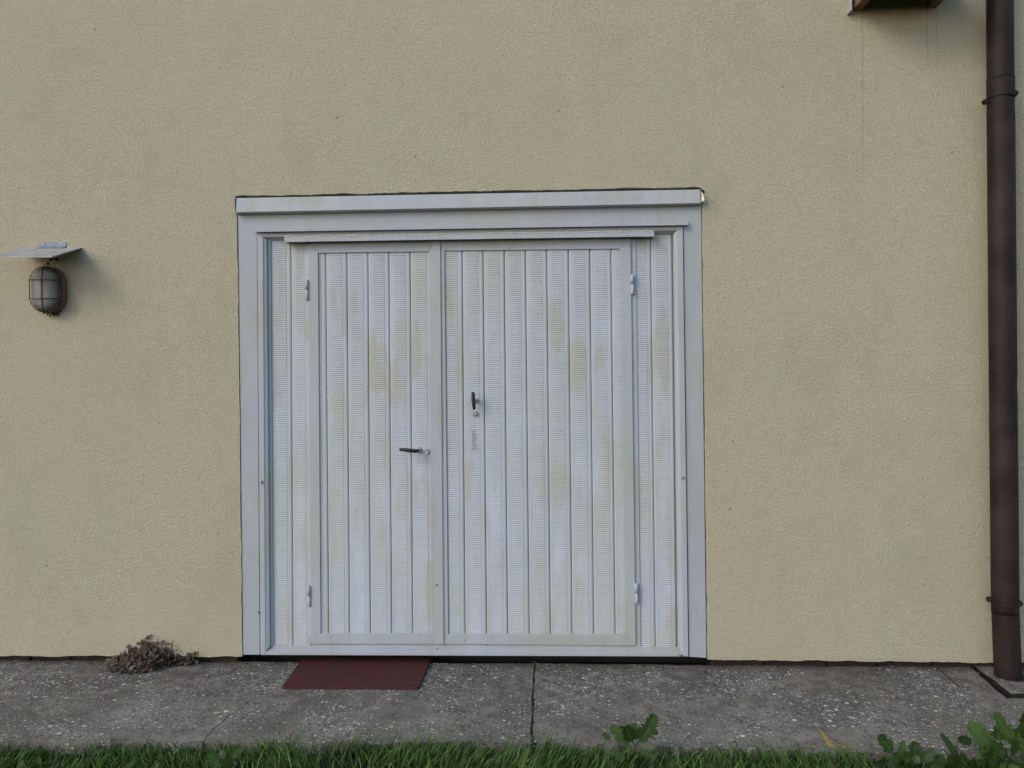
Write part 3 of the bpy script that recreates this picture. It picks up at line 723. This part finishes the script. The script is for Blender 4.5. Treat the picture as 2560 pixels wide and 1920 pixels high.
# ------------------------------------------------------------------ sedum growing out of the wall foot
r = random.Random(77)
sed = empty('sedum_plant', gpt(G(360, 1665)), 'reddish brown dried sedum clump growing at the foot of the stucco wall', 'plant')
prof_t = [(245, 1678), (262, 1658), (290, 1640), (318, 1628), (340, 1619), (358, 1604), (378, 1605), (396, 1606), (410, 1616), (428, 1628), (446, 1638), (462, 1646), (474, 1630), (480, 1645)]
prof_b = [(240, 1682), (280, 1690), (330, 1691), (370, 1686), (410, 1676), (440, 1664), (480, 1656)]
def interp(tab, x):
    return float(np.interp(x, [p[0] for p in tab], [p[1] for p in tab]))
V = []; Fc = []; Cc = []; stems = []
for i in range(430):
    px = r.triangular(246, 470, 360) if i < 400 else r.uniform(455, 482)
    t = r.random() ** .8; yt, yb = interp(prof_t, px), interp(prof_b, px)
    py = yb + (yt - yb) * t * r.choice((1, 1, 1, 1.08, 1.2)); px += r.gauss(0, 5)
    gb_ = G(px, yb); d = gb_.y * (1 - t) ** .9 + (-.02) * (1 - (1 - t) ** .9) + r.uniform(0, .05)
    c = W(px, py, min(d, -.008)); s = r.uniform(.008, .0165)
    nrm = Vector((r.uniform(-.7, .5), r.uniform(-.9, .1), r.uniform(.4, 1))).normalized()
    u = nrm.orthogonal().normalized(); vv = nrm.cross(u); o = len(V); n = 10; ph = r.random() * 6
    base = (.165, .086, .068) if r.random() < .5 else (.125, .112, .078) if r.random() < .7 else (.21, .165, .125)
    k = r.uniform(.55, 1.2)
    V.append(c - nrm * s * .25); Cc.append((base[0] * k * .9, base[1] * k * .9, base[2] * k * .9, 1))
    for j in range(n):
        a = ph + 2 * math.pi * j / n; q = s * (1 if j % 2 else .78); V.append(c + (u * math.cos(a) * q + vv * math.sin(a) * q * .8) + nrm * s * r.uniform(-.15, .25)); Cc.append((base[0] * k, base[1] * k, base[2] * k, 1))
    Fc += [(o, o + 1 + j, o + 1 + (j + 1) % n) for j in range(n)]
    if i % 7 == 0: stems.append(tube_geo([W(px + r.uniform(-4, 4), yb - 2, min(gb_.y + .02, -.01)), c], .0012, 4))
fo = mesh('foliage', V, Fc, DRY, sed, col=Cc); fo['kind'] = 'stuff'
for (x0, y0, x1, y1) in ((430, 1625, 433, 1599), (428, 1622, 429, 1605), (393, 1612, 394, 1598), (337, 1630, 338, 1618), (313, 1634, 313, 1624), (494, 1640, 496, 1627), (490, 1640, 488, 1630), (303, 1640, 301, 1629)):
    stems.append(tube_geo([W(x0, y0, -.02), W((x0 + x1) / 2 + 1, (y0 + y1) / 2, -.022), W(x1, y1, -.022)], [.001, .0022, .0012], 5))
v, f = join_geo(stems); so_ = mesh('stems', v, f, DRY, sed, col=[(.06, .035, .028, 1)] * len(v)); so_['kind'] = 'stuff'

# ------------------------------------------------------------------ grass
HP = [(-600, .8), (0, .72), (180, .70), (230, .95), (300, .8), (480, .72), (640, .75), (740, 1.25), (880, 1.0), (960, .85), (1060, 1.2), (1150, 1.0), (1240, .95), (1320, 1.35), (1370, 1.1), (1430, .6), (1500, .9), (1720, .85), (1800, 1.0), (1950, .8), (2130, .9), (2250, .6), (2560, .6), (3200, .9)]
HX = [W(p, 1850, -.9).x for p, q in HP]; HH = [q for p, q in HP]      # taller and lower tufts along the edge
DP = [(-600, 1), (1480, 1), (1530, .45), (1640, .45), (1680, 1), (2150, 1), (2210, .35), (2600, .3), (2750, 1)]
DX = [W(p, 1850, -.9).x for p, q in DP]; DD = [q for p, q in DP]      # thinner where the broad weeds stand
def grass(name, N, xr_, yr, hmin, hmax, seed, label):
    g = np.random.default_rng(seed)
    x = g.uniform(xr_[0], xr_[1], N); y = g.uniform(yr[0], yr[1], N)
    fr_y = np.array([front(q) for q in x]) - .004
    tuft = .5 + .5 * np.sin(x * 7.3 + 1.3 * np.sin(x * 3.1)) * np.sin(x * 2.2 + y * 9 + 1.0); tuft2 = .5 + .5 * np.sin(x * 17 + y * 13 + 2 * np.sin(x * 5))
    y = fr_y + y
    clump = np.clip(.55 * tuft + .45 * tuft2, 0, 1)
    bare = .5 + .5 * np.sin(x * 4.1 + 2.0) * np.sin(y * 6 + x * 2.3)
    keep = g.random(N) < np.clip(.40 + .6 * clump - .38 * (bare > .78), 0.10, 1)
    keep &= g.random(N) < np.where(y > -1.15, np.interp(x, DX, DD), 1.0)
    x, y, clump = x[keep], y[keep], clump[keep]; N = len(x)
    L = (hmin + (hmax - hmin) * g.random(N) ** 1.4) * (.72 + .5 * clump)
    tall = g.random(N) < .03; L[tall] *= 1.5; L *= .92 * np.interp(x, HX, HH)
    az = g.uniform(0, 2 * np.pi, N); bias = np.sin(x * 2.7 + y * 5) * 1.1 + .35
    dirx = .9 * np.cos(az) + .9 * bias; diry = .8 * np.sin(az) + .15
    m = np.hypot(dirx, diry) + 1e-6; dirx /= m; diry /= m
    lean = g.uniform(.15, 1.0, N); curl = g.uniform(.2, 1.1, N)
    wd = g.uniform(.0014, .0040, N); z0 = -.058 + g.uniform(0, .012, N)
    K = 5; verts = np.zeros((N, K, 2, 3)); ang = g.uniform(0, np.pi, N)
    wx, wy = np.cos(ang), np.sin(ang)
    px = x.copy(); py = y.copy(); pz = z0.copy()
    for k in range(K):
        t = k / (K - 1); w_ = wd * (1 - t ** 2 * .93)
        for s, sg in enumerate((-1, 1)):
            verts[:, k, s, 0] = px + sg * w_ * wx; verts[:, k, s, 1] = py + sg * w_ * wy; verts[:, k, s, 2] = pz
        th = lean * .5 + curl * t * 1.3
        st = L / (K - 1); px = px + st * np.sin(th) * dirx; py = py + st * np.sin(th) * diry; pz = pz + st * np.cos(th)
    base = np.array([.076, .168, .034]) * (1 + g.normal(0, .30, (N, 1)))
    base = np.clip(base, .008, 1); yel = g.random(N)
    base[yel < .20] *= np.array([1.7, 1.4, 1.3]); dead = yel > .87
    base[dead] = np.array([.16, .13, .07]) * g.uniform(.5, 1.1, (dead.sum(), 1))
    tip = np.linspace(.45, 1.4, K)[None, :, None]  # shade between blades put into their colour: dark root, bright tip
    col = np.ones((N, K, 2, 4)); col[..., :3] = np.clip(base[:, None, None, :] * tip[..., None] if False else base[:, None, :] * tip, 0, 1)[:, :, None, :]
    idx = np.arange(N)[:, None] * (2 * K)
    quads = np.concatenate([idx + np.array([2 * k, 2 * k + 1, 2 * k + 3, 2 * k + 2])[None, :] for k in range(K - 1)], 0)
    me = bpy.data.meshes.new(name); nv = N * K * 2
    me.vertices.add(nv); me.vertices.foreach_set('co', verts.reshape(-1).astype(np.float32))
    me.loops.add(quads.size); me.loops.foreach_set('vertex_index', quads.reshape(-1).astype(np.int32))
    me.polygons.add(len(quads)); me.polygons.foreach_set('loop_start', np.arange(0, quads.size, 4, dtype=np.int32))
    me.polygons.foreach_set('use_smooth', np.ones(len(quads), dtype=bool))
    me.update(calc_edges=True)
    at = me.color_attributes.new('Col', 'FLOAT_COLOR', 'POINT'); at.data.foreach_set('color', col.reshape(-1).astype(np.float32))
    o = link(name, me, BLADE); o['kind'] = 'stuff'; o['label'] = label; o['category'] = 'grass'
    return o
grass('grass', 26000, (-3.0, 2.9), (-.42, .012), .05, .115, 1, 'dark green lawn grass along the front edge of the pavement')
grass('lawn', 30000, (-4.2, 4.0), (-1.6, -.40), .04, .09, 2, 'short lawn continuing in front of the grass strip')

# ------------------------------------------------------------------ broad-leaved weeds
GREENS = [(.036, .072, .013), (.046, .088, .016), (.025, .052, .012), (.062, .104, .024)]
def weed_leaf(parent, base, tip, y0, y1, wpx, seed, stalk=.25, lobes=5, droop=.0, green=None, name='leaf'):
    """toothed leaf with a folded blade and pale midrib"""
    r = random.Random(seed); A, B = W(*base, y0), W(*tip, y1); ax = B - A; L = ax.length; ax.normalize()
    wv = wpx / 486 * .66
    face = Vector((r.uniform(-.35, .35), -1, r.uniform(.15, .75))).normalized(); sd_ = ax.cross(face).normalized(); face = sd_.cross(ax).normalized()
    n = 40; V = []; Fc = []; Cc = []
    g = green or r.choice(GREENS); k = r.uniform(.75, 1.35)
    bend = r.uniform(-.12, .20) * L + droop
    ph = [r.uniform(0, .5) for _ in range(2)]; sway = r.uniform(-.10, .10) * L
    for i in range(n + 1):
        t = i / n; c = A + ax * L * t + face * bend * (t * t) + sd_ * sway * math.sin(math.pi * t) - Vector((0, 0, 1)) * droop * t * t
        if t < stalk: e = [.03, .03]
        else:
            s = (t - stalk) / (1 - stalk); body = math.sin(math.pi * (.06 + .90 * s ** .8)) ** .7 if s < .995 else 0
            e = []
            for q in range(2):
                saw = ((s + .05 * math.sin(s * 17 + seed + q * 2)) * lobes + ph[q]) % 1.0                      # each lobe swells slowly, then breaks off to a deep sinus
                cut = (saw / .72) if saw < .72 else 1 - (saw - .72) / .28
                depth = .50 * (1 - .75 * max(0, (s - .72) / .28))
                e.append(max(.03, .5 * body * (1 - depth * (1 - cut)) * (1 + .10 * r.uniform(-1, 1))))
        wave = .16 * math.sin(t * 11 + seed)
        for q, sg in ((0, -1), (1, 1)):
            V.append(c + sd_ * sg * e[q] * wv * 2 + ax * e[q] * wv * .25 + face * e[q] * wv * (.35 + wave * sg)); kk = k * r.uniform(.85, 1.1) * (.72 if i % 4 == 0 else 1.05)
            Cc.append((g[0] * kk, g[1] * kk, g[2] * kk, 1))
        V.append(c + face * .0004); mr = .5 if t < .85 else .2
        Cc.append(tuple(g[j] * k * (1 - mr) + (.15, .20, .08)[j] * mr for j in range(3)) + (1,))
        V.append(c + sd_ * -.10 * e[0] * wv * 2 + face * .06 * e[0] * wv); V.append(c + sd_ * .10 * e[1] * wv * 2 + face * .06 * e[1] * wv)
        Cc += [(g[0] * k, g[1] * k, g[2] * k, 1)] * 2
    for i in range(n):
        a = i * 5; b = a + 5      # order across: 0 (left), 3, 2 (rib), 4, 1 (right)
        for p, q in ((0, 3), (3, 2), (2, 4), (4, 1)): Fc.append((a + p, b + p, b + q, a + q))
    return mesh(name, V, Fc, LEAF, parent, True, Cc)
def plant(name, root, label, leaves, seed, y=-.90, extra=0, spread=60, group='broad-leaved weeds in the grass', cat='weed'):
    r = random.Random(seed); rt = W(*root, y); e = empty(name, Vector((rt.x, rt.y, -.05)), label, cat, group)
    for i, (b, t, wp) in enumerate(leaves):
        dy = r.uniform(-.03, .03); weed_leaf(e, b, t, y + dy * .3, y + dy, wp, seed * 31 + i, stalk=.28 if i % 3 else .16, lobes=r.choice((3, 4, 5)))
    for i in range(extra):
        bx = root[0] + r.uniform(-.35, .35) * spread; by = root[1] + r.uniform(0, 14)
        tx = bx + r.uniform(-1, 1) * spread * .5; ty = by - r.uniform(2, 30)
        dy = r.uniform(-.05, .02); weed_leaf(e, (bx, by), (tx, ty), y + dy, y + dy + r.uniform(-.06, .02), r.uniform(12, 22), seed * 57 + i, stalk=.3, lobes=r.choice((3, 4)))
    return e
p1 = plant('dandelion', (1580, 1905), 'dandelion rosette rising from the grass before the right door leaf', [
    ((1590, 1862), (1638, 1789), 31), ((1590, 1868), (1562, 1808), 26), ((1594, 1864), (1584, 1810), 22), ((1574, 1874), (1529, 1817), 24), ((1576, 1872), (1550, 1813), 16),
    ((1598, 1870), (1640, 1868), 15), ((1604, 1874), (1643, 1894), 24), ((1572, 1893), (1536, 1894), 17), ((1579, 1907), (1601, 1885), 19), ((1553, 1886), (1516, 1880), 12), ((1532, 1852), (1505, 1835), 11)], 3, extra=5)
tube('flower_stalk', [W(1592, 1866, -.88), W(1634, 1812, -.87), W(1648, 1789, -.87), W(1658, 1781, -.87), W(1665, 1778, -.87)], [.0013, .0013, .0012, .0012, .0012],
     m_simple('stalk', (.16, .17, .10), (.12, .10, .06), 30), p1, 6)
from_bm('seed_head', lump(W(1666, 1778, -.87), .004, 9), m_simple('seed_brown', (.05, .03, .02), (.03, .02, .015), 40), p1)
plant('dandelion', (2262, 1915), 'dandelion with upright toothed leaves right of the yellow paint mark', [
    ((2236, 1890), (2190, 1837), 26), ((2243, 1892), (2260, 1852), 13), ((2284, 1900), (2292, 1855), 27), ((2290, 1910), (2338, 1876), 24), ((2258, 1898), (2220, 1906), 17),
    ((2317, 1916), (2354, 1895), 25), ((2250, 1912), (2232, 1880), 20), ((2270, 1910), (2262, 1878), 18)], 5, extra=18, spread=120)
plant('dandelion', (2408, 1925), 'dandelion with one long-stalked leaf between two leafier weeds at lower right', [
    ((2406, 1922), (2358, 1836), 17), ((2440, 1868), (2388, 1842), 18), ((2398, 1910), (2363, 1893), 22), ((2420, 1915), (2396, 1880), 18)], 7, extra=12, spread=100)
plant('sow_thistle', (2500, 1915), 'tall lobed weed, leafiest of the plants in the lower right corner', [
    ((2492, 1868), (2426, 1811), 38), ((2506, 1866), (2490, 1811), 24), ((2560, 1885), (2494, 1783), 26), ((2458, 1922), (2505, 1871), 30), ((2485, 1880), (2446, 1872), 24),
    ((2530, 1880), (2548, 1822), 26), ((2570, 1860), (2556, 1776), 26), ((2540, 1900), (2530, 1850), 24), ((2575, 1890), (2545, 1856), 24), ((2480, 1905), (2440, 1893), 20),
    ((2520, 1915), (2500, 1884), 24), ((2550, 1920), (2575, 1880), 24), ((2520, 1895), (2478, 1852), 26)], 11, extra=24, spread=150)
plant('clover_weed', (90, 1925), 'low broad-leaved weed in the grass at the lower left corner', [
    ((90, 1920), (108, 1888), 18), ((100, 1918), (140, 1905), 18), ((80, 1918), (48, 1906), 14), ((70, 1922), (66, 1900), 12)], 13, y=-.98, extra=6, spread=80)
plant('dock_weed', (580, 1915), 'low dark leafy weed in the grass left of the doormat', [
    ((575, 1900), (606, 1866), 22), ((565, 1905), (545, 1885), 22), ((590, 1915), (560, 1912), 18), ((560, 1925), (535, 1914), 16)], 17, y=-.95, extra=6, spread=80)
# fallen leaves
def dead_leaf(px, py, s, colr, seed, label, on=None):
    r = random.Random(seed); c = (gpt(G(px, py)) + Vector((0, 0, .003))) if on is None else W(px, py, on); V = []; Cc = []
    n = 10; an = r.uniform(-.5, .5)
    for i in range(n):
        a = 2 * math.pi * i / n; x = s * math.cos(a) * r.uniform(.8, 1.1); y = s * .42 * math.sin(a) * r.uniform(.7, 1.1)
        V.append(c + Vector((x * math.cos(an) - y * math.sin(an), x * math.sin(an) + y * math.cos(an), s * .25 * abs(math.cos(a)) + r.uniform(0, .002)))); Cc.append((*colr, 1))
    V.append(c + Vector((0, 0, .0005))); Cc.append((*[q * .8 for q in colr], 1))
    o = mesh('fallen_leaf', V, [(i, (i + 1) % n, n) for i in range(n)], DRY, None, col=Cc)
    return tag(o, label, 'leaf')
dead_leaf(618, 1661, .012, (.12, .035, .022), 1, 'small red fallen leaf on the pavement by the left door casing')
dead_leaf(1128, 1825, .010, (.42, .26, .08), 2, 'small orange fallen leaf on the pavement edge below the doormat')
dead_leaf(2505, 1867, .028, (.30, .31, .14), 3, 'pale yellowed leaf lying on the weeds at lower right', -.92)
